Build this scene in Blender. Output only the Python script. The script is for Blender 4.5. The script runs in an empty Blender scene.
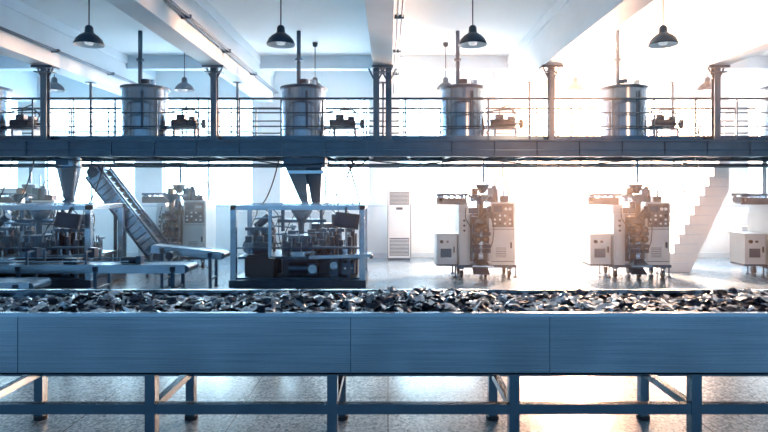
import bpy, math, random
from mathutils import Vector, Matrix, Euler
random.seed(7)
sc = bpy.context.scene

# ------------------------------------------------------------------ materials
def mat(name, col, rough=0.5, metal=0.0, var=0.0, vscale=6.0, bump=0.0, bscale=20.0, emit=None, estr=0.0, stretch=(1,1,1), alpha=None):
    m = bpy.data.materials.new(name); m.use_nodes = True
    nt = m.node_tree; b = nt.nodes['Principled BSDF']
    b.inputs['Base Color'].default_value = (*col, 1)
    b.inputs['Roughness'].default_value = rough
    b.inputs['Metallic'].default_value = metal
    tc = nt.nodes.new('ShaderNodeTexCoord'); mp = nt.nodes.new('ShaderNodeMapping')
    mp.inputs['Scale'].default_value = stretch
    nt.links.new(tc.outputs['Object'], mp.inputs['Vector'])
    if var > 0:
        n = nt.nodes.new('ShaderNodeTexNoise'); n.inputs['Scale'].default_value = vscale; n.inputs['Detail'].default_value = 4
        nt.links.new(mp.outputs[0], n.inputs['Vector'])
        r = nt.nodes.new('ShaderNodeValToRGB')
        r.color_ramp.elements[0].position = 0.3; r.color_ramp.elements[1].position = 0.7
        r.color_ramp.elements[0].color = (*[c*(1-var) for c in col], 1)
        r.color_ramp.elements[1].color = (*[min(1, c*(1+var)) for c in col], 1)
        nt.links.new(n.outputs['Fac'], r.inputs['Fac']); nt.links.new(r.outputs['Color'], b.inputs['Base Color'])
    if bump > 0:
        n2 = nt.nodes.new('ShaderNodeTexNoise'); n2.inputs['Scale'].default_value = bscale; n2.inputs['Detail'].default_value = 2
        nt.links.new(mp.outputs[0], n2.inputs['Vector'])
        bp = nt.nodes.new('ShaderNodeBump'); bp.inputs['Strength'].default_value = bump; bp.inputs['Distance'].default_value = 0.02
        nt.links.new(n2.outputs['Fac'], bp.inputs['Height']); nt.links.new(bp.outputs['Normal'], b.inputs['Normal'])
    if emit:
        b.inputs['Emission Color'].default_value = (*emit, 1); b.inputs['Emission Strength'].default_value = estr
    if alpha is not None: b.inputs['Alpha'].default_value = alpha
    return m

M_wall = mat('wall_paint', (0.80,0.90,0.95), 0.7, var=0.03, vscale=1.5)
M_ceil = mat('ceiling_paint', (0.82,0.92,0.97), 0.7, var=0.03, vscale=1.2)
M_beam = mat('beam_paint', (0.67,0.80,0.89), 0.5, var=0.04, vscale=2)
M_frame= mat('window_frame_paint', (0.60,0.73,0.82), 0.45, var=0.05)
M_steel= mat('brushed_steel', (0.31,0.44,0.56), 0.22, 0.92, var=0.12, vscale=3, bump=0.05, bscale=6, stretch=(1,1,6))
M_steelD=mat('dark_steel', (0.035,0.075,0.125), 0.33, 0.75, var=0.15, vscale=5)
M_plat = mat('platform_paint', (0.05,0.105,0.17), 0.36, 0.35, var=0.12, vscale=4)
M_rail = mat('railing_steel', (0.045,0.09,0.14), 0.22, 0.8, var=0.1)
M_leg  = mat('conveyor_frame_steel', (0.09,0.15,0.21), 0.2, 0.9, var=0.1)
M_tank = mat('tank_steel', (0.19,0.28,0.37), 0.22, 0.95, var=0.05, vscale=3)
M_mach = mat('machine_cream_paint', (0.50,0.57,0.60), 0.3, 0.2, var=0.06, vscale=4)
M_black= mat('black_rubber', (0.005,0.010,0.020), 0.5, var=0.2)
M_navy = mat('navy_casting', (0.012,0.030,0.062), 0.35, 0.45, var=0.2)
M_ctrl = mat('control_plate', (0.11,0.10,0.11), 0.35, 0.3, var=0.1)
M_bronze=mat('bronze_parts', (0.14,0.10,0.08), 0.35, 0.6, var=0.2)
M_white= mat('white_plastic', (0.78,0.87,0.92), 0.35, var=0.02)
M_screen=mat('screen_glass', (0.02,0.04,0.08), 0.12, var=0.1)
M_perspex=mat('perspex_guard', (0.35,0.5,0.65), 0.1, alpha=0.08)
M_foilA= mat('foil_silver', (0.72,0.80,0.87), 0.2, 0.95, var=0.15, vscale=30)
M_foilB= mat('foil_navy', (0.02,0.035,0.065), 0.3, 0.4, var=0.4, vscale=30)
M_foilC= mat('foil_grey', (0.22,0.28,0.35), 0.22, 0.85, var=0.4, vscale=30)
M_belt = mat('conveyor_belt', (0.03,0.05,0.09), 0.6, var=0.2)
M_bulb = mat('lamp_bulb', (0.9,0.95,1), 0.3, emit=(0.8,0.92,1), estr=0.3)
M_lamp = mat('lamp_enamel', (0.035,0.07,0.11), 0.3, 0.5, var=0.1)
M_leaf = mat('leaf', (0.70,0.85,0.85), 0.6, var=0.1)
M_trunk= mat('bark', (0.3,0.33,0.35), 0.8, var=0.3)

def steel_panel_mat():
    m = bpy.data.materials.new('conveyor_side_steel'); m.use_nodes=True; nt=m.node_tree; b=nt.nodes['Principled BSDF']
    b.inputs['Metallic'].default_value=1.0
    tc=nt.nodes.new('ShaderNodeTexCoord'); mp=nt.nodes.new('ShaderNodeMapping'); mp.inputs['Scale'].default_value=(0.5,1,60)
    nt.links.new(tc.outputs['Object'],mp.inputs[0])
    n=nt.nodes.new('ShaderNodeTexNoise'); n.inputs['Scale'].default_value=3; n.inputs['Detail'].default_value=6
    nt.links.new(mp.outputs[0],n.inputs['Vector'])
    r=nt.nodes.new('ShaderNodeValToRGB'); r.color_ramp.elements[0].color=(0.17,0.25,0.33,1); r.color_ramp.elements[1].color=(0.33,0.43,0.52,1)
    r.color_ramp.elements[0].position=0.25; r.color_ramp.elements[1].position=0.75
    nt.links.new(n.outputs['Fac'],r.inputs[0]); nt.links.new(r.outputs[0],b.inputs['Base Color'])
    mr=nt.nodes.new('ShaderNodeMapRange'); mr.inputs['To Min'].default_value=0.12; mr.inputs['To Max'].default_value=0.28
    nt.links.new(n.outputs['Fac'],mr.inputs[0]); nt.links.new(mr.outputs[0],b.inputs['Roughness'])
    mp2=nt.nodes.new('ShaderNodeMapping'); mp2.inputs['Scale'].default_value=(0.9,1,0.5); nt.links.new(tc.outputs['Object'],mp2.inputs[0])
    n2=nt.nodes.new('ShaderNodeTexNoise'); n2.inputs['Scale'].default_value=2.2; n2.inputs['Detail'].default_value=1
    nt.links.new(mp2.outputs[0],n2.inputs['Vector'])
    bp=nt.nodes.new('ShaderNodeBump'); bp.inputs['Strength'].default_value=1.0; bp.inputs['Distance'].default_value=0.035
    nt.links.new(n2.outputs['Fac'],bp.inputs['Height']); nt.links.new(bp.outputs[0],b.inputs['Normal'])
    return m
M_panel = steel_panel_mat()

def floor_mat():
    m = bpy.data.materials.new('terrazzo_floor'); m.use_nodes=True; nt=m.node_tree; b=nt.nodes['Principled BSDF']
    tc=nt.nodes.new('ShaderNodeTexCoord')
    v=nt.nodes.new('ShaderNodeTexVoronoi'); v.inputs['Scale'].default_value=55
    nt.links.new(tc.outputs['Object'],v.inputs['Vector'])
    r=nt.nodes.new('ShaderNodeValToRGB'); e=r.color_ramp.elements
    e[0].position=0.0; e[0].color=(0.06,0.12,0.18,1); e[1].position=1.0; e[1].color=(0.30,0.43,0.54,1)
    nt.links.new(v.outputs['Color'],r.inputs[0])
    n=nt.nodes.new('ShaderNodeTexNoise'); n.inputs['Scale'].default_value=0.9; n.inputs['Detail'].default_value=5
    nt.links.new(tc.outputs['Object'],n.inputs['Vector'])
    mr=nt.nodes.new('ShaderNodeMapRange'); mr.inputs['To Min'].default_value=0.7; mr.inputs['To Max'].default_value=1.25
    nt.links.new(n.outputs['Fac'],mr.inputs[0])
    mx=nt.nodes.new('ShaderNodeVectorMath'); mx.operation='MULTIPLY'
    nt.links.new(r.outputs[0],mx.inputs[0]); nt.links.new(mr.outputs[0],mx.inputs[1])
    br=nt.nodes.new('ShaderNodeTexBrick'); br.offset=0; br.inputs['Scale'].default_value=1.0
    br.inputs['Brick Width'].default_value=1.2; br.inputs['Row Height'].default_value=1.2; br.inputs['Mortar Size'].default_value=0.006
    br.inputs['Color1'].default_value=(1,1,1,1); br.inputs['Color2'].default_value=(0.93,0.93,0.93,1); br.inputs['Mortar'].default_value=(0.4,0.4,0.4,1)
    nt.links.new(tc.outputs['Object'],br.inputs['Vector'])
    mx2=nt.nodes.new('ShaderNodeVectorMath'); mx2.operation='MULTIPLY'
    nt.links.new(mx.outputs[0],mx2.inputs[0]); nt.links.new(br.outputs['Color'],mx2.inputs[1])
    nt.links.new(mx2.outputs[0],b.inputs['Base Color'])
    mr2=nt.nodes.new('ShaderNodeMapRange'); mr2.inputs['To Min'].default_value=0.12; mr2.inputs['To Max'].default_value=0.32
    nt.links.new(n.outputs['Fac'],mr2.inputs[0]); nt.links.new(mr2.outputs[0],b.inputs['Roughness'])
    b.inputs['IOR'].default_value=1.7
    return m
M_floor = floor_mat()

# ------------------------------------------------------------------ builder
class B:
    def __init__(s): s.v=[]; s.f=[]; s.mi=[]; s.sm=[]; s.mats=[]
    def m(s, mt):
        if mt not in s.mats: s.mats.append(mt)
        return s.mats.index(mt)
    def add(s, vs, fs, mt, smooth=False):
        o=len(s.v); s.v += [tuple(x) for x in vs]; k=s.m(mt)
        for f in fs: s.f.append([o+i for i in f]); s.mi.append(k); s.sm.append(smooth)
    def box(s, x0,x1,y0,y1,z0,z1, mt, rot=None, piv=None):
        vs=[Vector((x,y,z)) for x in (x0,x1) for y in (y0,y1) for z in (z0,z1)]
        if rot is not None:
            c = Vector(piv) if piv else Vector(((x0+x1)/2,(y0+y1)/2,(z0+z1)/2))
            R=Euler(rot).to_matrix(); vs=[c+R@(v-c) for v in vs]
        s.add(vs, [(0,1,3,2),(4,6,7,5),(0,4,5,1),(2,3,7,6),(0,2,6,4),(1,5,7,3)], mt)
    def beam(s, p1, p2, w, h, mt, up=(0,0,1)):
        p1=Vector(p1); p2=Vector(p2); d=(p2-p1).normalized(); u=Vector(up)
        if abs(d.dot(u))>0.99: u=Vector((0,1,0))
        a=d.cross(u).normalized(); b=a.cross(d).normalized()
        vs=[p+a*sx*w/2+b*sz*h/2 for p in (p1,p2) for sx,sz in ((-1,-1),(1,-1),(1,1),(-1,1))]
        s.add(vs,[(0,1,2,3),(7,6,5,4),(0,4,5,1),(1,5,6,2),(2,6,7,3),(3,7,4,0)],mt)
    def cyl(s, p1,p2,r,mt,n=16,r2=None,caps=True):
        p1=Vector(p1); p2=Vector(p2); d=(p2-p1).normalized(); r2=r if r2 is None else r2
        u=Vector((0,0,1)) if abs(d.z)<0.95 else Vector((1,0,0))
        a=d.cross(u).normalized(); b=a.cross(d)
        vs=[]
        for p,rr in ((p1,r),(p2,r2)):
            for i in range(n):
                t=2*math.pi*i/n; vs.append(p+a*rr*math.cos(t)+b*rr*math.sin(t))
        s.add(vs,[(i,(i+1)%n,n+(i+1)%n,n+i) for i in range(n)],mt,True)
        if caps:
            s.add(vs[:n],[list(range(n))[::-1]],mt); s.add(vs[n:],[list(range(n))],mt)
    def lathe(s, c, prof, mt, n=24, smooth=True):
        vs=[]
        for r,z in prof:
            for i in range(n):
                t=2*math.pi*i/n; vs.append((c[0]+r*math.cos(t),c[1]+r*math.sin(t),c[2]+z))
        fs=[]
        for k in range(len(prof)-1):
            for i in range(n):
                fs.append((k*n+i,k*n+(i+1)%n,(k+1)*n+(i+1)%n,(k+1)*n+i))
        s.add(vs,fs,mt,smooth)
    def path(s, pts, r, mt, n=8):
        for a,b in zip(pts[:-1],pts[1:]): s.cyl(a,b,r,mt,n)
    def prism(s, poly, y0, y1, mt):
        n=len(poly); vs=[(x,y0,z) for x,z in poly]+[(x,y1,z) for x,z in poly]
        s.add(vs,[list(range(n)),list(range(n,2*n))[::-1]]+[(i,(i+1)%n,n+(i+1)%n,n+i) for i in range(n)],mt)
    def frustum(s, c0, s0, c1, s1, mt):
        vs=[]
        for c,(sx,sy) in ((c0,s0),(c1,s1)):
            for a,b in ((-1,-1),(1,-1),(1,1),(-1,1)): vs.append((c[0]+a*sx/2,c[1]+b*sy/2,c[2]))
        s.add(vs,[(0,1,2,3),(7,6,5,4),(0,4,5,1),(1,5,6,2),(2,6,7,3),(3,7,4,0)],mt)
    def done(s, name, loc=(0,0,0), bevel=0.0, recalc=True):
        v=s.v
        me=bpy.data.meshes.new(name)
        me.from_pydata(v,[],s.f)
        for mt in s.mats: me.materials.append(mt)
        me.polygons.foreach_set('material_index', s.mi); me.polygons.foreach_set('use_smooth', s.sm)
        if recalc:
            import bmesh
            bm=bmesh.new(); bm.from_mesh(me); bmesh.ops.recalc_face_normals(bm,faces=bm.faces); bm.to_mesh(me); bm.free()
        me.update()
        o=bpy.data.objects.new(name,me); sc.collection.objects.link(o); o.location=loc
        if bevel>0:
            md=o.modifiers.new('bevel','BEVEL'); md.width=bevel; md.segments=2; md.limit_method='ANGLE'; md.angle_limit=math.radians(50)
        return o

def dup(o, loc):
    n=bpy.data.objects.new(o.name, o.data); sc.collection.objects.link(n); n.location=loc
    for md in o.modifiers:
        k=n.modifiers.new(md.name, md.type)
        if md.type=='BEVEL': k.width=md.width; k.segments=md.segments; k.limit_method=md.limit_method; k.angle_limit=md.angle_limit
    return n

WY=14.5; CZ=4.85
BX=[-12.3,-9.24,-6.2,-3.14,-0.1,2.95,5.93,8.98,12.0]
# ------------------------------------------------------------------ room
b=B(); b.box(-13,13,-5,WY+0.3,-0.1,0,M_floor); b.done('floor')
b=B(); b.box(-13,13,-3,WY+0.3,CZ,CZ+0.2,M_ceil); b.done('ceiling')
b=B(); b.box(-13.2,-13,-3,WY+0.3,0,CZ,M_wall); b.done('wall_left')
b=B(); b.box(13,13.2,-3,WY+0.3,0,CZ,M_wall); b.done('wall_right')
b=B()
b.box(-13,13,WY,WY+0.3,0,1.36,M_wall); b.box(-13,13,WY,WY+0.3,4.12,CZ,M_wall)
for x in BX: b.box(max(x-0.36,-13),min(x+0.36,13),WY,WY+0.3,1.36,4.12,M_wall)
b.done('wall_back')
b=B(); b.box(-12.9,12.9,WY-0.06,WY-0.001,1.31,1.37,M_frame); b.done('trim_1')
b=B(); b.box(-12.9,12.9,WY-0.02,WY-0.001,0,0.12,M_frame); b.done('baseboard_back')
for i in range(len(BX)-1):
    x0=BX[i]+0.36; x1=BX[i+1]-0.36
    b=B(); y0=WY+0.08; y1=WY+0.14
    fw=0.04
    b.box(x0,x1,y0,y1,1.37,1.37+fw,M_frame); b.box(x0,x1,y0,y1,4.12-fw,4.12,M_frame)
    b.box(x0,x0+fw,y0,y1,1.37,4.12,M_frame); b.box(x1-fw,x1,y0,y1,1.37,4.12,M_frame)
    b.box(x0,x1,y0,y1,3.25,3.25+0.04,M_frame)
    for k in range(1,4):
        x=x0+(x1-x0)*k/4; w=0.028 if k==2 else 0.014
        b.box(x-w,x+w,y0,y1,1.37,4.12,M_frame)
    b.done('window_%d'%(i+1))
for x in BX[1:-1]:
    b=B(); b.box(x-0.18,x+0.18,-3,WY-0.002,4.0,CZ-0.001,M_beam)
    b.box(x-0.21,x+0.21,-3,WY-0.002,4.66,CZ-0.001,M_beam)
    b.done('ceiling_beam',bevel=0.01)
b=B(); b.box(-12.9,12.9,12.9,13.15,4.55,CZ-0.001,M_beam)
b.done('cross_beam')
b=B()
for x in BX[2:-2]:
    for dx,r in ((0.24,0.02),(0.30,0.015)):
        b.cyl((x+dx,1,4.25),(x+dx,WY-0.05,4.25),r,M_plat,8)
    for y in range(2,14,2): b.box(x+0.18,x+0.33,y,y+0.03,4.22,4.28,M_plat)
b.done('ceiling_conduit')

# pendant lamps
def pendant():
    b=B()
    b.lathe((0,0,0),[(0.20,0.0),(0.205,0.012),(0.195,0.03),(0.175,0.08),(0.13,0.13),(0.085,0.16),(0.06,0.18),(0.055,0.25),(0.04,0.275),(0.012,0.29)],M_lamp,28)
    b.lathe((0,0,0),[(0.20,0.0),(0.19,0.025),(0.168,0.07),(0.12,0.12),(0.05,0.15)],M_white,28)
    b.lathe((0,0,0),[(0.001,0.0),(0.05,0.01),(0.07,0.05),(0.05,0.10),(0.03,0.14)],M_bulb,16)
    b.cyl((0,0,0.28),(0,0,1.0),0.009,M_lamp,8)
    b.lathe((0,0,0.93),[(0.0,-0.02),(0.05,0.0),(0.055,0.075)],M_lamp,12)
    return b.done('pendant_lamp')
first=None
for y in (8.0,11.75):
    for x in (-7.0,-4.27,-1.53,1.21,3.93,6.7):
        p=(x,y,3.84)
        if first is None: first=pendant(); first.location=p
        else: dup(first,p)

# ------------------------------------------------------------------ mezzanine
PZ0,PZ1=2.36,2.66; PY0,PY1=10.0,11.8
b=B()
for y,s in ((PY0,1),(PY1,-1)):
    b.box(-12.95,12.95,min(y,y+s*0.02),max(y,y+s*0.02),PZ0,PZ1,M_plat)
    for z in (PZ0,PZ1-0.025): b.box(-12.95,12.95,min(y-0.04*s,y+s*0.1),max(y-0.04*s,y+s*0.1),z,z+0.025,M_plat)
b.box(-12.95,12.95,PY0-0.012,PY0,2.47,2.485,M_rail)
b.box(-12.95,12.95,PY0+0.02,PY1-0.02,PZ1-0.03,PZ1-0.005,M_plat)
x=-12.5
while x<12.9:
    b.box(x-0.04,x+0.04,PY0+0.02,PY1-0.02,PZ0+0.05,PZ1-0.03,M_plat)
    b.box(x-0.04,x-0.032,PY0-0.03,PY0,PZ0+0.02,PZ1-0.02,M_plat); x+=0.76
b.box(7.3,8.6,PY1,12.75,PZ1-0.06,PZ1,M_plat); b.box(7.3,8.6,12.70,12.75,PZ0+0.05,PZ1-0.06,M_plat)
b.cyl((8.5,12.65,0),(8.5,12.65,PZ0+0.1),0.05,M_plat)
b.done('mezzanine_platform')
def hanger(double=False):
    b=B()
    xs=(-0.11,0.11) if double else (0,)
    for x in xs:
        b.box(x-0.055,x+0.055,-0.06,-0.045,0,1.30,M_plat); b.box(x-0.055,x+0.055,0.045,0.06,0,1.30,M_plat); b.box(x-0.012,x+0.012,-0.045,0.045,0,1.30,M_plat)
        b.box(x-0.09,x+0.09,-0.09,0.09,0,0.02,M_plat)
    b.box(-0.19,0.19,-0.12,0.12,1.30,1.338,M_plat); b.box(-0.15,0.15,-0.1,0.1,1.22,1.24,M_plat)
    for x in xs:
        for sgn in (-1,1):
            b.beam((x+sgn*0.05,0,1.12),(x+sgn*0.14,0,1.3),0.02,0.03,M_plat)
    return b
for x in BX[1:-1]:
    hanger(abs(x)<0.5).done('platform_hanger',(x,10.13,PZ1))
for x in BX[1:-1]:
    b=B(); b.cyl((0,0,0),(0,0,1.338),0.028,M_plat,10); b.box(-0.08,0.08,-0.08,0.08,0,0.015,M_plat); b.box(-0.08,0.08,-0.08,0.08,1.32,1.338,M_plat)
    b.done('hanger_rod',(x,11.68,PZ1))
def railing(y,name):
    b=B(); H=0.78
    for z,r in ((H,0.022),(0.52,0.013),(0.27,0.013)): b.cyl((-12.9,y,PZ1+z),(12.9,y,PZ1+z),r,M_rail,10)
    b.box(-12.9,12.9,y-0.005,y+0.005,PZ1,PZ1+0.1,M_rail)
    x=-12.6
    while x<12.9:
        b.cyl((x,y,PZ1),(x,y,PZ1+H),0.016,M_rail,10); x+=0.76
    b.done(name)
railing(10.27,'guard_railing'); railing(11.55,'guard_railing')

def tank():
    b=B(); R=0.42; n=48
    b.cyl((0,0,0.12),(0,0,1.04),R,M_tank,n)
    b.cyl((0,0,0.10),(0,0,0.15),R+0.006,M_tank,n)
    for z in (0.24,0.80): b.cyl((0,0,z),(0,0,z+0.02),R+0.008,M_steelD,n)
    b.cyl((0,0,1.03),(0,0,1.075),R+0.035,M_steelD,n)
    b.cyl((0,0,1.075),(0,0,1.13),R,M_tank,n,r2=R*0.6); b.cyl((0,0,1.13),(0,0,1.16),R*0.6,M_tank,n,r2=0.1)
    for t in range(4):
        a=math.pi/4+t*math.pi/2; x=math.cos(a)*R*0.85; y=math.sin(a)*R*0.85
        b.cyl((x,y,0),(x,y,0.14),0.03,M_tank,8)
    b.cyl((0,0,1.15),(0,0,1.24),0.09,M_navy,16)
    b.cyl((-0.1,0,1.1),(-0.1,0,2.18),0.04,M_plat,12)
    b.cyl((-0.1,0,1.6),(-0.1,0,1.64),0.07,M_plat,12)
    b.cyl((0.2,-0.15,1.1),(0.2,-0.15,1.2),0.06,M_steel,12)
    b.box(0.10,0.14,-R-0.015,-R+0.05,0.25,0.95,M_steelD)
    b.cyl((R,0,0.3),(R+0.22,0,0.3),0.03,M_steel,10)
    b.box(0.55,1.05,-0.15,0.15,0,0.05,M_steelD)
    for x in (0.6,1.0):
        b.box(x-0.02,x+0.02,-0.13,0.13,0.05,0.28,M_steelD)
    b.cyl((0.52,0,0.38),(0.86,0,0.38),0.09,M_navy,20)
    for k in range(7): b.cyl((0.56+k*0.04,0,0.38),(0.568+k*0.04,0,0.38),0.10,M_steelD,20)
    b.cyl((0.86,0,0.38),(1.0,0,0.38),0.07,M_navy,16)
    b.cyl((1.0,0,0.38),(1.12,0,0.38),0.025,M_steelD,10)
    b.box(0.62,0.78,-0.06,0.06,0.46,0.56,M_navy); b.box(0.86,0.98,-0.06,0.06,0.44,0.52,M_navy)
    b.box(0.50,1.08,-0.14,0.14,0.27,0.295,M_steelD)
    b.path([(1.0,0,0.42),(1.05,0,0.56),(0.95,0,0.66),(0.62,0,0.64),(0.42,0,0.6)],0.015,M_steelD)
    b.path([(0.7,0,0.54),(0.72,0,0.68),(0.88,0.02,0.75),(0.98,0,0.6)],0.012,M_black)
    b.lathe((1.13,0.0,0.38),[(0.0,-0.10),(0.04,-0.08),(0.05,0.0),(0.04,0.08),(0,0.10)],M_navy,14)
    return b.done('mixing_tank')
first=None
for x in (-7.8,-4.70,-1.63,1.45,4.55,7.63):
    p=(x,10.85,PZ1)
    if first is None: first=tank(); first.location=p
    else: dup(first,p)

# hoppers under the platform
b=B()
b.cyl((0,0,0.62),(0,0,0.80),0.21,M_tank,28); b.cyl((0,0,0.0),(0,0,0.62),0.08,M_tank,28,r2=0.21); b.cyl((0,0,-0.05),(0,0,0.0),0.08,M_tank,20)
b.cyl((0,0,0.60),(0,0,0.64),0.23,M_steelD,28); b.cyl((0,0,-0.03),(0,0,0.02),0.11,M_steelD,20)
b.box(-0.12,0.12,-0.24,-0.19,0.66,0.78,M_steelD)
b.done('feed_hopper',(-5.95,10.45,1.56),bevel=0)
b=B()
b.box(-0.38,0.38,-0.25,0.25,0.62,0.80,M_steelD)
b.frustum((-0.17,0,0.62),(0.36,0.4),(-0.02,0,-0.02),(0.14,0.14),M_tank)
b.frustum((0.17,0,0.62),(0.30,0.4),(0.19,0,-0.02),(0.16,0.16),M_steelD)
b.cyl((-0.02,0,-0.05),(-0.02,0,0.0),0.07,M_tank,16); b.cyl((0.19,0,-0.05),(0.19,0,0.0),0.08,M_steelD,16)
b.cyl((0.0,0.05,0.3),(0.02,0.05,0.8),0.05,M_tank,12)
b.box(-0.3,0.36,-0.27,-0.24,0.5,0.56,M_steel)
b.done('feed_hopper',(-1.53,10.45,1.56))

# ------------------------------------------------------------------ packaging machines (cream)
def packer():
    b=B()
    C=M_mach
    b.box(-0.56,0.56,0.0,0.70,0.26,1.28,C)
    b.box(0.06,0.56,-0.02,0.70,1.28,1.52,C)
    b.box(-0.56,-0.36,0.05,0.65,1.28,1.46,C)
    b.box(-0.34,0.04,-0.015,0.0,0.34,1.28,M_ctrl)
    b.box(-0.36,0.06,0.25,0.65,1.28,1.40,M_steelD)
    b.box(0.10,0.52,-0.035,-0.02,1.02,1.48,M_ctrl)
    b.box(0.13,0.30,-0.045,-0.035,1.32,1.44,M_screen)
    for r in range(3):
        for c in range(4): b.cyl((0.15+c*0.1,-0.035,1.25-r*0.08),(0.15+c*0.1,-0.06,1.25-r*0.08),0.021,M_white if (r+c)%3 else M_black,12)
    for c in range(2): b.cyl((0.37+c*0.08,-0.035,1.38),(0.37+c*0.08,-0.06,1.38),0.03,M_white,14)
    b.box(0.10,0.53,-0.02,0.0,0.34,0.96,C); b.box(0.46,0.49,-0.05,-0.02,0.6,0.72,M_navy)
    for z in (0.33,0.975): b.box(0.09,0.54,-0.008,0.0,z-0.006,z+0.006,M_navy)
    for k in range(6): b.box(0.17,0.38,-0.03,-0.018,0.42+k*0.035,0.432+k*0.035,M_steelD)
    b.box(-0.53,-0.38,-0.02,0.0,0.34,1.2,C)
    for k in range(3): b.cyl((-0.46,-0.02,0.95+k*0.1),(-0.46,-0.05,0.95+k*0.1),0.022,M_black,12)
    b.box(-1.0,-0.58,0.1,0.6,0.26,0.86,C); b.box(-0.97,-0.61,0.085,0.1,0.29,0.83,C)
    b.cyl((-0.90,0.085,0.72),(-0.90,0.05,0.72),0.035,M_black,14); b.cyl((-0.78,0.085,0.72),(-0.78,0.05,0.72),0.025,M_ctrl,14)
    b.box(-0.92,-0.70,0.075,0.086,0.4,0.58,M_steelD); b.box(-0.66,-0.64,0.05,0.085,0.5,0.62,M_black)
    b.box(-1.02,-0.56,0.08,0.62,0.86,0.88,C)
    # film mechanism
    b.cyl((-0.15,-0.16,1.0),(-0.15,-0.16,1.5),0.05,M_bronze,16)
    b.lathe((-0.15,-0.16,1.48),[(0.05,0),(0.06,0.04),(0.18,0.16),(0.18,0.19)],M_steelD,20)
    b.lathe((-0.15,-0.16,1.22),[(0.05,0),(0.13,-0.06),(0.14,-0.11),(0.06,-0.16)],M_navy,20)
    for z in (0.98,0.80):
        for sx in (-1,1):
            b.cyl((-0.15+sx*0.075,-0.30,z),(-0.15+sx*0.075,-0.02,z),0.07,M_black,20)
            b.cyl((-0.15+sx*0.075,-0.315,z),(-0.15+sx*0.075,-0.30,z),0.03,M_bronze,16)
    for z in (0.90,0.66,0.56):
        b.box(-0.32,-0.17,-0.24,-0.05,z-0.035,z+0.035,M_navy); b.box(-0.13,0.03,-0.24,-0.05,z-0.035,z+0.035,M_navy)
        b.cyl((-0.33,-0.15,z),(0.03,-0.15,z),0.014,M_steel,8)
    b.box(-0.19,-0.11,-0.16,-0.15,0.36,1.0,M_foilA)
    for k in range(3): b.box(-0.195,-0.105,-0.175,-0.135,0.38+k*0.09,0.45+k*0.09,M_foilC)
    b.cyl((-0.30,-0.12,0.4),(-0.30,-0.12,1.3),0.012,M_steel,8); b.cyl((0.0,-0.12,0.4),(0.0,-0.12,1.3),0.012,M_steel,8)
    b.cyl((-0.25,-0.20,1.12),(-0.05,-0.20,1.36),0.03,M_black,12)
    b.box(-0.05,0.08,-0.20,-0.06,1.2,1.32,M_black); b.cyl((0.02,-0.13,1.32),(0.02,-0.13,1.44),0.045,M_navy,14)
    b.box(-0.34,-0.22,-0.22,-0.04,1.12,1.24,M_black)
    b.path([(-0.3,-0.2,1.2),(-0.36,-0.25,1.0),(-0.33,-0.27,0.8),(-0.25,-0.25,0.66)],0.010,M_black,6)
    b.path([(0.04,-0.2,1.25),(0.10,-0.22,1.0),(0.07,-0.24,0.75),(0.0,-0.24,0.56)],0.010,M_black,6)
    b.path([(-0.42,0.0,1.4),(-0.44,-0.08,1.2),(-0.36,-0.12,1.05),(-0.3,-0.1,0.9)],0.010,M_black,6)
    b.frustum((-0.15,-0.2,0.30),(0.30,0.22),(-0.15,-0.12,0.40),(0.18,0.12),M_steel)
    b.box(-0.34,0.08,-0.32,0.0,0.26,0.29,M_steel)
    # film roll carrier
    b.beam((-0.98,0.25,1.66),(-0.30,0.25,1.66),0.04,0.05,M_steelD); b.beam((-0.98,0.55,1.66),(-0.30,0.55,1.66),0.04,0.05,M_steelD)
    b.cyl((-0.90,0.28,1.56),(-0.90,0.52,1.56),0.09,M_foilC,24); b.cyl((-0.90,0.24,1.56),(-0.90,0.56,1.56),0.03,M_steel,12)
    for x in (-0.72,-0.60,-0.48): b.cyl((x,0.25,1.62),(x,0.55,1.62),0.022,M_steel,12)
    b.box(-0.90,-0.42,0.29,0.50,1.46,1.465,M_foilA); b.box(-0.98,-0.36,0.24,0.26,1.46,1.60,M_ctrl)
    b.beam((-0.45,0.3,1.44),(-0.45,0.3,1.68),0.04,0.05,M_steelD); b.beam((-0.35,0.5,1.4),(-0.35,0.5,1.68),0.04,0.05,M_steelD)
    # dosing unit on top
    b.cyl((-0.12,0.15,1.40),(-0.12,0.15,1.58),0.07,M_steelD,16); b.cyl((-0.12,0.10,1.60),(-0.12,0.10,1.66),0.24,M_steelD,28)
    for k in range(6):
        a=k*math.pi/3; b.cyl((-0.12+0.17*math.cos(a),0.10+0.17*math.sin(a),1.52),(-0.12+0.17*math.cos(a),0.10+0.17*math.sin(a),1.61),0.035,M_steel,10)
    b.lathe((-0.08,0.10,1.68),[(0.06,0),(0.07,0.04),(0.14,0.16),(0.14,0.20),(0.13,0.20)],M_steelD,20)
    b.cyl((0.18,0.2,1.52),(0.18,0.2,1.78),0.08,M_navy,16); b.cyl((0.18,0.2,1.78),(0.18,0.2,1.84),0.05,M_steelD,16)
    b.box(0.02,0.14,0.05,0.2,1.52,1.80,M_steelD); b.box(-0.30,-0.18,0.0,0.12,1.66,1.80,M_bronze)
    b.box(0.28,0.44,0.1,0.3,1.52,1.64,M_navy); b.cyl((0.36,0.12,1.6),(0.36,0.12,1.75),0.02,M_steel,8)
    b.cyl((-0.05,0.1,1.9),(-0.05,0.1,2.34),0.03,M_tank,12)
    b.cyl((0.05,0.3,1.5),(0.05,0.3,2.1),0.014,M_steel,8)
    b.path([(0.18,0.2,1.84),(0.22,0.2,1.95),(0.30,0.18,1.97),(0.40,0.15,1.85),(0.36,0.12,1.75)],0.01,M_black,6)
    b.path([(0.5,0.4,1.52),(0.52,0.4,1.75),(0.4,0.45,2.05),(0.42,0.5,2.34)],0.012,M_black,6)
    # base
    b.box(-0.60,0.60,0.02,0.68,0.20,0.26,M_steelD)
    b.box(-1.0,-0.56,0.12,0.58,0.22,0.26,M_steelD)
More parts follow.
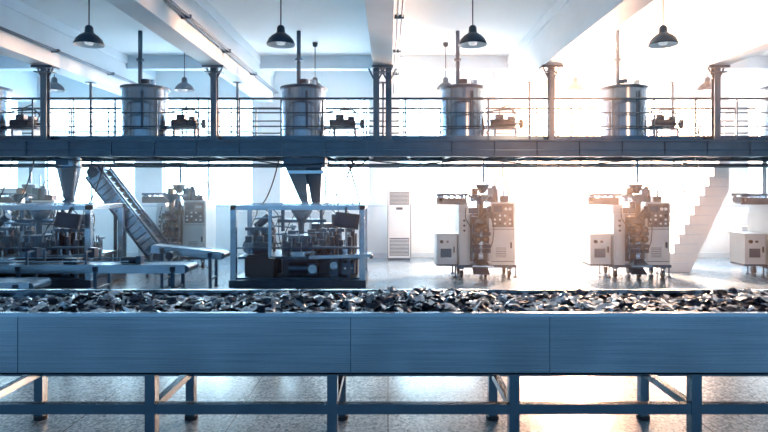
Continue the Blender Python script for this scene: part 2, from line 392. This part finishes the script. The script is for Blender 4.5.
    for x in (-0.50,0.46,-0.02):
        for y in (0.10,0.60):
            b.box(x-0.045,x+0.045,y-0.05,y+0.05,0.17,0.20,M_steelD)
            for sx in (-0.03,0.03): b.box(x+sx-0.006,x+sx+0.006,y-0.035,y+0.035,0.05,0.18,M_steelD)
            b.cyl((x-0.022,y,0.07),(x+0.022,y,0.07),0.07,M_black,18)
            if x!=-0.02:
                xx=x+(0.13 if x>0 else -0.12)
                b.cyl((xx,y,0.02),(xx,y,0.22),0.014,M_steelD,8); b.cyl((xx,y,0.0),(xx,y,0.022),0.04,M_steelD,14)
                b.box(min(x,xx),max(x,xx),y-0.02,y+0.02,0.20,0.24,M_steelD)
    b.box(-0.30,0.02,-0.22,0.1,0.17,0.18,M_steel,rot=(0.5,0,0))
    return b.done('packaging_machine',bevel=0.006)
p=packer(); p.location=(1.98,11.2,0)
dup(p,(5.08,11.2,0)); dup(p,(8.20,11.2,0)); dup(p,(-4.62,12.5,0)); dup(p,(-8.0,12.5,0))

# ------------------------------------------------------------------ framed machines
def framed(seed=1):
    b=B(); S=M_steel; D=M_steelD
    W=1.19; H=1.5; DP=1.3
    for x in (-W,W-0.1):
        for y in (0,DP-0.1):
            b.box(x,x+0.1,y,y+0.1,0.0,H,S)
    b.box(-0.52,-0.46,0.0,0.06,0.57,H-0.09,S)
    for z in (H-0.09,): 
        b.box(-W,W,0,0.09,z,z+0.09,S); b.box(-W,W,DP-0.09,DP,z,z+0.09,S)
        b.box(-W,-W+0.09,0.09,DP-0.09,z,z+0.09,S); b.box(W-0.09,W,0.09,DP-0.09,z,z+0.09,S)
    b.box(-W-0.02,W+0.02,-0.03,DP,0.04,0.17,M_navy)
    for x in (-W+0.1,0,W-0.1):
        for y in (0.1,DP-0.1): b.cyl((x,y,0),(x,y,0.05),0.05,M_black,12)
    b.box(-W+0.1,W-0.1,0.08,DP-0.1,0.17,0.20,D)
    b.box(-W+0.1,W-0.1,0.15,DP-0.1,0.52,0.57,D)
    b.box(-0.35,W-0.15,0.45,DP-0.2,0.2,0.52,M_navy)
    b.box(-W+0.1,-0.4,0.6,DP-0.2,0.2,0.5,M_navy)
    # open under-table drive: motor, gearbox, chain wheels
    b.cyl((-0.2,0.3,0.34),(0.15,0.3,0.34),0.09,D,20); b.box(0.15,0.33,0.2,0.4,0.22,0.46,M_navy)
    b.cyl((0.24,0.18,0.34),(0.24,0.2,0.34),0.08,S,20); b.cyl((0.62,0.2,0.40),(0.62,0.22,0.40),0.07,S,20)
    b.beam((0.24,0.19,0.42),(0.62,0.19,0.47),0.01,0.015,M_black); b.beam((0.24,0.19,0.26),(0.62,0.19,0.33),0.01,0.015,M_black)
    b.box(0.55,0.7,0.22,0.42,0.2,0.5,D); b.box(0.78,1.0,0.15,0.4,0.24,0.46,D)
    for k in range(3): b.cyl((0.83+k*0.06,0.14,0.36),(0.83+k*0.06,0.15,0.36),0.02,S,10)
    b.box(-0.92,-0.42,0.0,0.4,0.22,0.56,M_black,rot=(0.0,0.06,0)); b.box(-0.90,-0.5,0.05,0.1,0.4,0.62,M_black,rot=(0,-0.1,0))
    b.box(-1.0,-0.62,0.7,1.05,0.57,1.05,D); b.box(0.15,0.62,0.75,1.1,0.57,1.12,M_navy)
    b.cyl((0.0,0.45,0.57),(0.0,0.45,0.66),0.34,S,32); b.cyl((0.0,0.45,0.66),(0.0,0.45,0.90),0.12,D,20)
    b.cyl((0.0,0.45,0.90),(0.0,0.45,0.94),0.28,D,28)
    for k in range(8):
        a=k*math.pi/4; x=0.28*math.cos(a); y=0.45+0.28*math.sin(a)
        b.box(x-0.04,x+0.04,y-0.04,y+0.04,0.66,0.82,M_navy); b.cyl((x,y,0.82),(x,y,0.98),0.012,S,6)
    for x in (-0.95,-0.75,-0.55): 
        b.cyl((x,0.4,0.57),(x,0.4,1.05),0.02,S,10); b.box(x-0.06,x+0.06,0.33,0.47,0.80,0.92,M_navy)
    b.box(-1.02,-0.48,0.36,0.44,1.02,1.08,D)
    for k,x in enumerate((0.42,0.58,0.74,0.9)):
        b.cyl((x,0.35,0.57),(x,0.35,0.85+0.06*(k%2)),0.045,M_navy,14); b.cyl((x,0.35,0.8),(x,0.35,1.08),0.015,S,8)
        b.box(x-0.06,x+0.06,0.3,0.42,1.0,1.06,D)
    b.box(0.35,1.0,0.28,0.40,0.70,0.74,S)
    b.cyl((-0.35,0.5,1.0),(-0.35,0.5,1.41),0.035,D,12); b.cyl((0.35,0.6,0.9),(0.35,0.6,1.41),0.03,D,12)
    b.box(-0.45,0.45,0.45,0.6,1.16,1.22,D)
    b.cyl((0.0,0.45,0.95),(0.0,0.45,1.5),0.05,D,12)
    b.lathe((0.0,0.5,1.25),[(0.06,-0.1),(0.2,0.12),(0.2,0.2)],S,20)
    b.cyl((-0.85,0.5,1.08),(-0.6,0.5,1.28),0.07,M_navy,16); b.cyl((0.62,0.8,1.12),(0.62,0.8,1.30),0.1,M_navy,16)
    b.cyl((-0.8,0.15,0.72),(-0.5,0.15,0.72),0.11,M_navy,20)
    b.cyl((-0.98,0.6,0.7),(-0.98,0.9,0.7),0.15,M_foilC,24)
    r=random.Random(seed)
    for k in range(46):
        x=r.uniform(-1.0,1.0); y=r.uniform(0.35,1.0); h=r.uniform(0.08,0.5)
        if r.random()<0.5:
            w=r.uniform(0.025,0.08); b.box(x-w,x+w,y-0.04,y+0.04,0.57,0.57+h,r.choice((M_navy,S,D,M_black)))
            b.cyl((x,y,0.57+h),(x,y,0.57+h+0.12),0.012,S,6)
        else:
            b.cyl((x,y,0.57),(x,y,0.57+h),r.uniform(0.015,0.05),r.choice((M_navy,D,S,S)),12)
            b.box(x-0.05,x+0.07,y-0.03,y+0.03,0.57+h,0.60+h,D)
    for k in range(9):
        z=r.uniform(0.7,1.25); x=r.uniform(-1.0,0.3); y=r.uniform(0.3,0.9)
        b.cyl((x,y,z),(x+r.uniform(0.3,0.7),y,z+r.uniform(-0.05,0.05)),r.uniform(0.01,0.025),r.choice((D,S,S)),8)
    for k in range(14):
        x=-0.9+k*0.13; r2=random.Random(k+seed)
        pts=[]; q=0.25*r2.uniform(0.6,1.2)*(1 if k%2 else -1); yy=0.35+0.5*r2.random()
        for i in range(9):
            t=i/8; pts.append((max(-1.05,min(1.05,x+q*t+0.03*math.sin(6*t))),yy+0.05*math.sin(5*t),1.4-r2.uniform(0.72,0.76)*t+0.12*math.sin(math.pi*t)))
        b.path(pts,0.010,M_black,6)
    b.box(-W+0.12,-0.54,0.03,0.036,0.75,1.38,M_perspex); b.box(-0.44,0.6,0.03,0.036,0.75,1.38,M_perspex)
    b.box(-W+0.1,W-0.1,0.02,0.05,0.72,0.75,D)
    b.beam((0.86,0.0,1.45),(0.86,-0.12,1.3),0.04,0.04,D)
    b.box(0.68,1.10,-0.2,-0.12,1.10,1.36,M_navy,rot=(-0.2,0.12,0)); b.box(0.72,1.06,-0.215,-0.20,1.13,1.33,M_screen,rot=(-0.2,0.12,0),piv=(0.89,-0.16,1.23))
    b.box(0.2,1.3,-0.02,0.24,0.56,0.62,S,rot=(0,-0.03,0)); b.cyl((1.3,0.0,0.58),(1.3,0.22,0.58),0.035,M_black,12)
    b.cyl((0.22,-0.01,0.58),(0.22,0.24,0.58),0.04,M_black,12)
    b.beam((0.9,0.1,0.17),(0.9,0.1,0.56),0.05,0.05,D)
    return b.done('cartoning_machine',bevel=0.005)
framed(1).location=(-1.6,9.9,0)
framed(5).location=(-6.45,9.9,0)

# inclined cleated conveyor
b=B()
A=Vector((-5.95,11.5,2.12)); E=Vector((-4.62,11.5,0.40)); d=(E-A).normalized(); nrm=Vector((-d.z,0,d.x)); 
if nrm.z<0: nrm=-nrm
for yo in (-0.22,0.22):
    o=Vector((0,yo,0))
    b.beam(A+o,E+o,0.03,0.28,M_steel)
    b.beam(A+o+nrm*0.17,E+o+nrm*0.17,0.05,0.04,M_steelD); b.beam(A+o-nrm*0.17,E+o-nrm*0.17,0.05,0.04,M_steelD)
L=(E-A).length
b.beam(A+nrm*0.07,E+nrm*0.07,0.40,0.02,M_belt); b.beam(A-nrm*0.09,E-nrm*0.09,0.40,0.02,M_belt)
k=0.08
while k<L:
    p=A+d*k; b.beam(p+nrm*0.05+Vector((0,-0.2,0)),p+nrm*0.05+Vector((0,0.2,0)),0.015,0.16,M_steel,up=nrm)
    b.beam(p-nrm*0.13+Vector((0,-0.24,0)),p+nrm*0.13+Vector((0,-0.24,0)),0.012,0.02,M_steelD); k+=0.14
for p in (A,E): b.cyl(p+Vector((0,-0.25,0)),p+Vector((0,0.25,0)),0.11,M_steelD,20)
for yo in (-0.2,0.2):
    b.beam((-4.85,11.5+yo,0),(-4.85,11.5+yo,0.62),0.05,0.05,M_steelD); b.beam((-5.5,11.5+yo,0),(-5.5,11.5+yo,1.5),0.05,0.05,M_steelD)
    b.beam((-5.5,11.5+yo,0.3),(-4.85,11.5+yo,0.3),0.04,0.04,M_steelD)
b.done('inclined_conveyor')

def low_conv(x0,x1,y,z,w,name,tilt=0.0,parts=False):
    b=B(); L=x1-x0
    def T(x): return z+tilt*(x-x0)
    for yo in (-w/2,w/2):
        b.beam((x0,y+yo,T(x0)),(x1,y+yo,T(x1)),0.03,0.14,M_steel)
    b.beam((x0,y,T(x0)+0.05),(x1,y,T(x1)+0.05),w-0.03,0.02,M_steelD)
    for x in (x0,x1): b.cyl((x,y-w/2,T(x)),(x,y+w/2,T(x)),0.06,M_steelD,16)
    n=max(2,int(L/1.2)+1)
    for i in range(n):
        x=x0+0.2+(L-0.4)*i/(n-1)
        for yo in (-w/2,w/2): b.beam((x,y+yo,0),(x,y+yo,T(x)),0.05,0.05,M_steelD); b.cyl((x,y+yo,0),(x,y+yo,0.02),0.04,M_black,10)
        b.beam((x,y-w/2,0.18),(x,y+w/2,0.18),0.04,0.04,M_steelD)
        b.box(x-0.04,x+0.04,y-w/2-0.03,y-w/2-0.014,T(x)-0.04,T(x)+0.04,M_navy)
    b.cyl((x0+0.4,y-w/2-0.2,T(x0)-0.1),(x0+0.4,y-w/2,T(x0)-0.1),0.07,M_navy,16)
    if parts:
        r=random.Random(int(z*100)); x=x0+0.5
        while x<x1-0.5:
            zt=T(x)+0.06; k=r.random()
            if k<0.4:
                b.box(x,x+0.22,y-0.1,y+0.08,zt,zt+r.uniform(0.06,0.14),r.choice((M_navy,M_steelD,M_steel)))
                b.cyl((x+0.05,y,zt),(x+0.05,y,zt+0.2),0.012,M_steel,8)
            elif k<0.7:
                b.cyl((x,y-0.05,zt+0.06),(x+0.25,y-0.05,zt+0.06),0.055,M_navy,16); b.box(x+0.25,x+0.33,y-0.11,y+0.02,zt,zt+0.13,M_steelD)
            else:
                b.beam((x,y-w/2,zt),(x,y-w/2,zt+0.22),0.03,0.03,M_steelD); b.beam((x,y+w/2,zt),(x,y+w/2,zt+0.22),0.03,0.03,M_steelD)
                b.beam((x,y-w/2,zt+0.21),(x,y+w/2,zt+0.21),0.03,0.03,M_steelD); b.box(x-0.05,x+0.05,y-0.06,y+0.06,zt+0.1,zt+0.26,M_navy)
            x+=r.uniform(0.35,0.8)
        for yo in (-w/2,w/2): b.cyl((x0+0.2,y+yo,z+0.12),(x1-0.9,y+yo,T(x1-0.9)+0.12),0.012,M_steel,8)
    b.done(name,bevel=0.004)
low_conv(-8.6,-3.25,9.2,0.50,0.45,'takeoff_conveyor',parts=True)
low_conv(-9.0,-5.2,8.35,0.36,0.45,'takeoff_conveyor',parts=True)
low_conv(-4.2,-2.95,10.1,0.72,0.35,'takeoff_conveyor',-0.10)

# ------------------------------------------------------------------ foreground conveyor
X0,X1=-6.5,6.5; FY=3.60; BY=4.43
b=B()
b.box(X0,X1,FY,FY+0.012,0.60,0.985,M_panel)
b.box(X0,X1,FY-0.012,FY+0.03,0.975,0.998,M_steel); b.box(X0,X1,FY,FY+0.05,0.598,0.612,M_panel)
b.box(X0,X1,BY-0.012,BY,0.60,0.985,M_panel); b.box(X0,X1,BY-0.03,BY+0.012,0.975,0.998,M_steel)
b.box(X0,X1,FY+0.02,BY-0.02,0.86,0.88,M_belt); b.box(X0,X1,FY+0.05,BY-0.05,0.66,0.67,M_belt)
for x in (-2.38,-0.24,1.04,3.4):
    b.box(x-0.002,x+0.002,FY-0.0015,FY,0.605,0.975,M_steelD)
legs=[-0.36+1.175*k for k in range(-5,6)]
for x in legs:
    for y in (FY+0.04,BY-0.06):
        b.box(x-0.033,x+0.033,y-0.033,y+0.033,0.03,0.62,M_leg); b.cyl((x,y,0),(x,y,0.03),0.05,M_black,12)
    b.box(x-0.025,x+0.025,FY+0.07,BY-0.09,0.345,0.395,M_leg); b.box(x-0.025,x+0.025,FY+0.05,BY-0.05,0.6,0.66,M_leg)
b.box(X0,X1,FY+0.01,FY+0.06,0.34,0.405,M_leg); b.box(X0,X1,BY-0.09,BY-0.04,0.34,0.405,M_leg)
b.done('packing_conveyor')

# heap of sachets on the belt
b=B(); rnd=random.Random(3)
mats=[M_foilA,M_foilB,M_foilC]
for i in range(3800):
    x=rnd.uniform(-4.4,4.6); y=rnd.uniform(FY+0.08,BY-0.08)
    t=(y-FY)/(BY-FY)
    h=0.10+0.02*math.sin(x*2.1+1)+0.02*math.sin(x*5.3)
    if x<-2.1: h*=max(0.45,1-(-2.1-x)*0.8)
    h*= (0.6+0.4*math.sin(math.pi*t))
    z=0.90+rnd.random()**0.5*h
    w=rnd.uniform(0.10,0.15); l=rnd.uniform(0.05,0.07)
    R=Euler((rnd.gauss(0,0.26),rnd.gauss(0,0.24),rnd.uniform(0,6.28))).to_matrix()
    c1=rnd.uniform(-0.018,0.018); c2=rnd.uniform(-0.012,0.012); nx,ny=6,4
    ph=rnd.uniform(-1,1)
    vs=[]
    for a in range(nx):
        for c in range(ny):
            u=a/(nx-1)-0.5; v=c/(ny-1)-0.5
            edge=(abs(u)>0.45 or abs(v)>0.45)
            zz=c1*math.cos(u*5+ph)+c2*math.sin(v*6)+rnd.uniform(-0.004,0.004)+(0 if edge else 0.008)
            vs.append(Vector((x,y,z))+R@Vector((u*w,v*l,zz)))
    for q in vs:
        q.y=min(max(q.y,FY+0.035),BY-0.035) ; q.z=max(q.z,0.883)
    fs=[(a*ny+c,(a+1)*ny+c,(a+1)*ny+c+1,a*ny+c+1) for a in range(nx-1) for c in range(ny-1)]
    b.add(vs,fs,rnd.choices(mats,(0.30,0.36,0.34))[0],rnd.random()<0.5)
b.done('sachet_heap',recalc=False)

# ------------------------------------------------------------------ air conditioner
b=B()
b.box(-0.285,0.285,0,0.34,0.06,1.82,M_white); b.box(-0.27,0.27,0.02,0.32,0,0.06,M_steelD)
b.box(-0.24,0.24,-0.008,0.0,1.38,1.70,M_steelD)
for k in range(9): b.box(-0.23,0.23,-0.02,-0.004,1.40+k*0.033,1.408+k*0.033,M_frame)
b.box(-0.24,0.24,-0.012,0,1.24,1.34,M_white); b.box(-0.08,0.08,-0.016,-0.010,1.26,1.32,M_screen)
b.box(-0.24,0.24,-0.01,0,0.62,1.2,M_white); b.box(-0.24,0.24,-0.006,0,0.12,0.56,M_steelD)
for k in range(12): b.box(-0.23,0.23,-0.014,-0.004,0.14+k*0.034,0.152+k*0.034,M_white)
for sx in (-1,1): b.box(sx*0.285-0.008,sx*0.285+0.008,-0.01,0.0,0.06,1.82,M_steelD)
b.done('standing_air_conditioner',(0.28,13.9,0),bevel=0.004)

# ------------------------------------------------------------------ staircase
b=B(); n=13; xb,xt=5.90,7.28; ya,yb=11.95,12.7; rise=PZ1/n; run=(xt-xb)/n
poly=[(xb,0)]
for i in range(n):
    poly.append((xb+i*run,(i+1)*rise)); poly.append((xb+(i+1)*run,(i+1)*rise))
poly += [(xt,PZ1-0.9),(xb+0.55,0)]
b.prism(poly,ya,ya+0.04,M_white); b.prism(poly,yb-0.04,yb,M_white)
for i in range(n):
    x=xb+i*run; z=(i+1)*rise
    b.box(x-0.02,x+run,ya+0.04,yb-0.04,z-0.03,z,M_white); b.box(x,x+0.012,ya+0.04,yb-0.04,z-rise,z-0.03,M_white)
    b.box(x-0.03,min(xt,x+0.5),ya-0.012,ya,z-0.022,z,M_beam); b.box(x-0.012,x,ya-0.012,ya,z-rise,z-0.03,M_frame)
for y in (ya-0.02,yb+0.02):
    b.beam((xb,y,1.0),(xt,y,PZ1+0.85),0.03,0.03,M_frame)
    for i in range(0,n+1,4):
        x=xb+i*run; z=i*rise; b.beam((x,y,z),(x,y,z+0.95),0.025,0.025,M_frame)
b.done('staircase')

def cab(name,loc,w,h,d):
    b=B(); b.box(-w/2,w/2,0,d,0.08,h,M_mach); b.box(-w/2+0.03,w/2-0.03,0.03,d-0.03,0,0.08,M_navy)
    b.box(-w/2+0.03,-0.005,-0.012,0,0.12,h-0.04,M_mach); b.box(0.005,w/2-0.03,-0.012,0,0.12,h-0.04,M_mach)
    b.box(-0.04,-0.02,-0.04,-0.012,h*0.5,h*0.5+0.12,M_black); b.box(0.02,0.04,-0.04,-0.012,h*0.5,h*0.5+0.12,M_black)
    for k in range(4): b.box(-w/2+0.08,-0.06,-0.018,-0.010,h-0.16-k*0.03,h-0.15-k*0.03,M_steelD)
    b.box(0.08,w/2-0.08,-0.018,-0.010,h-0.22,h-0.12,M_screen)
    b.done(name,loc,bevel=0.008)
cab('electrical_cabinet',(8.9,13.7,0),0.5,0.85,0.4)
cab('electrical_cabinet',(-9.4,13.7,0),0.9,1.8,0.4)

b=B()
def hang(p,q,sag,r=0.012):
    pts=[]
    for i in range(13):
        t=i/12; pts.append((p[0]+(q[0]-p[0])*t,p[1]+(q[1]-p[1])*t,p[2]+(q[2]-p[2])*t-sag*4*t*(1-t)))
    b.path(pts,r,M_black,6)
hang((-2.6,10.1,2.34),(-0.6,10.1,2.34),0.12); hang((-0.75,10.0,2.34),(-0.5,10.0,1.52),-0.05,0.016); hang((-0.6,10.05,2.34),(-1.1,10.1,1.52),0.15)
hang((-0.6,10.1,2.34),(1.6,10.1,2.34),0.10); hang((1.6,10.1,2.34),(4.6,10.1,2.34),0.12); hang((-6,10.1,2.34),(-2.6,10.1,2.34),0.1)
hang((-0.9,10.1,2.34),(-0.55,10.1,2.34),0.22); hang((-0.72,10.12,2.34),(-0.35,10.1,2.34),0.12,0.018)
hang((4.6,10.1,2.34),(8,10.1,2.34),0.13)
for x in (-9,-7.4,-5.4,-4.1,-2.9,0.4,1.2,2.6,3.6,5.6,6.4): hang((x,10.06,2.34),(x+0.9,10.06,2.34),0.05+0.03*math.sin(x*3),0.009)
for x in (-6.9,-5.2,-6.5): hang((x,10.3,2.34),(x-0.3,10.3,1.52),0.1)
hang((-1.1,10.3,2.34),(-0.9,10.3,1.52),0.08,0.014); hang((-2.0,10.3,2.34),(-2.3,10.3,1.52),0.12)
b.done('power_cable')
b=B()
b.cyl((-12.9,11.6,2.25),(12.9,11.6,2.25),0.03,M_plat,10); b.cyl((-12.9,11.4,2.28),(12.9,11.4,2.28),0.02,M_plat,10)
for x in range(-12,13,2): b.cyl((x,11.6,2.25),(x,11.6,2.355),0.012,M_plat,6)
b.done('service_pipe')

def tree(loc,seed,h=3.6):
    r=random.Random(seed); b=B()
    b.cyl((0,0,0.0),(0,0,h*0.6),0.05,M_trunk,8,r2=0.03)
    for i in range(320):
        a=r.uniform(0,6.28); rr=r.random()**0.5*1.3; zz=h*0.62+r.gauss(0,0.5)
        c=Vector((rr*math.cos(a),rr*math.sin(a),zz)); R=Euler((r.uniform(0,6),r.uniform(0,6),0)).to_matrix(); s=r.uniform(0.05,0.10)
        b.add([c+R@Vector(q) for q in ((-s,0,0),(0,-s*0.5,0),(s,0,0),(0,s*0.5,0))],[(0,1,2,3)],M_leaf)
    b.done('garden_tree',loc,recalc=False)
for i,x in enumerate((-9.2,-6.6,-1.2)): tree((x,19+ (i%2)*1.5,0),i,3.0+0.3*(i%3))
b=B(); b.box(-30,30,WY+0.31,40,-0.1,0,M_wall); b.done('yard_ground')

# ------------------------------------------------------------------ haze volume, added to spread the sun's glow
hz=B(); hz.box(-12.9,12.9,8.6,14.42,0.02,4.84,M_white); h=hz.done('glow_haze')
m=bpy.data.materials.new('haze'); m.use_nodes=True; nt=m.node_tree; nt.nodes.clear()
o=nt.nodes.new('ShaderNodeOutputMaterial'); v=nt.nodes.new('ShaderNodeVolumeScatter')
v.inputs['Color'].default_value=(1,1,1,1); v.inputs['Density'].default_value=0.018; v.inputs['Anisotropy'].default_value=0.65
nt.links.new(v.outputs[0],o.inputs['Volume']); h.data.materials.clear(); h.data.materials.append(m)

# ------------------------------------------------------------------ sky
w=bpy.data.worlds.new('sky'); sc.world=w; w.use_nodes=True; nt=w.node_tree; nt.nodes.clear()
out=nt.nodes.new('ShaderNodeOutputWorld'); bg=nt.nodes.new('ShaderNodeBackground'); nt.links.new(bg.outputs[0],out.inputs[0])
tc=nt.nodes.new('ShaderNodeTexCoord'); sx=nt.nodes.new('ShaderNodeSeparateXYZ'); nt.links.new(tc.outputs['Generated'],sx.inputs[0])
mr=nt.nodes.new('ShaderNodeMapRange'); mr.interpolation_type='SMOOTHSTEP'; mr.inputs['From Min'].default_value=-0.1; mr.inputs['From Max'].default_value=0.6
nt.links.new(sx.outputs['Y'],mr.inputs[0])
mix=nt.nodes.new('ShaderNodeMix'); mix.data_type='RGBA'; nt.links.new(mr.outputs[0],mix.inputs[0])
mix.inputs[6].default_value=(0.40,0.76,1.10,1); mix.inputs[7].default_value=(9.2,13.9,16.8,1)
dt=nt.nodes.new('ShaderNodeVectorMath'); dt.operation='DOT_PRODUCT'; sd=Vector((0.337,0.934,0.10)).normalized()
dt.inputs[1].default_value=sd; nt.links.new(tc.outputs['Generated'],dt.inputs[0])
mr2=nt.nodes.new('ShaderNodeMapRange'); mr2.interpolation_type='SMOOTHSTEP'; mr2.inputs['From Min'].default_value=0.955; mr2.inputs['From Max'].default_value=1.0
nt.links.new(dt.outputs['Value'],mr2.inputs[0])
mix2=nt.nodes.new('ShaderNodeMix'); mix2.data_type='RGBA'; nt.links.new(mr2.outputs[0],mix2.inputs[0])
nt.links.new(mix.outputs[2],mix2.inputs[6]); mix2.inputs[7].default_value=(70,42,26,1)
nt.links.new(mix2.outputs[2],bg.inputs[0]); bg.inputs[1].default_value=1.0

def light(kind,name,loc,energy,col,target=None,**k):
    l=bpy.data.lights.new(name,kind); l.energy=energy; l.color=col
    for a,b_ in k.items(): setattr(l,a,b_)
    o=bpy.data.objects.new(name,l); sc.collection.objects.link(o); o.location=loc
    if target: o.rotation_euler=(Vector(target)-Vector(loc)).to_track_quat('-Z','Y').to_euler()
    return o
light('POINT','low_sun',(5.15,15.2,3.3),16000,(1,0.50,0.28),shadow_soft_size=0.35)
light('SPOT','warm_fill_spot',(5.0,-2.0,4.4),1900,(1,0.42,0.20),target=(5.2,9.5,1.0),shadow_soft_size=0.5,spot_size=math.radians(58),spot_blend=1.0)  # unseen spot added behind the view to warm the right-hand machines and conveyor

# ------------------------------------------------------------------ camera
cam=bpy.data.cameras.new('camera'); co=bpy.data.objects.new('camera',cam); sc.collection.objects.link(co)
co.location=(0,0,1.8); co.rotation_euler=(math.pi/2,0,0)
cam.sensor_width=36; cam.lens=26.25; cam.shift_x=-0.0052; cam.shift_y=-0.0365; cam.clip_end=200
sc.camera=co
sc.view_settings.view_transform='Standard'; sc.view_settings.exposure=0.12
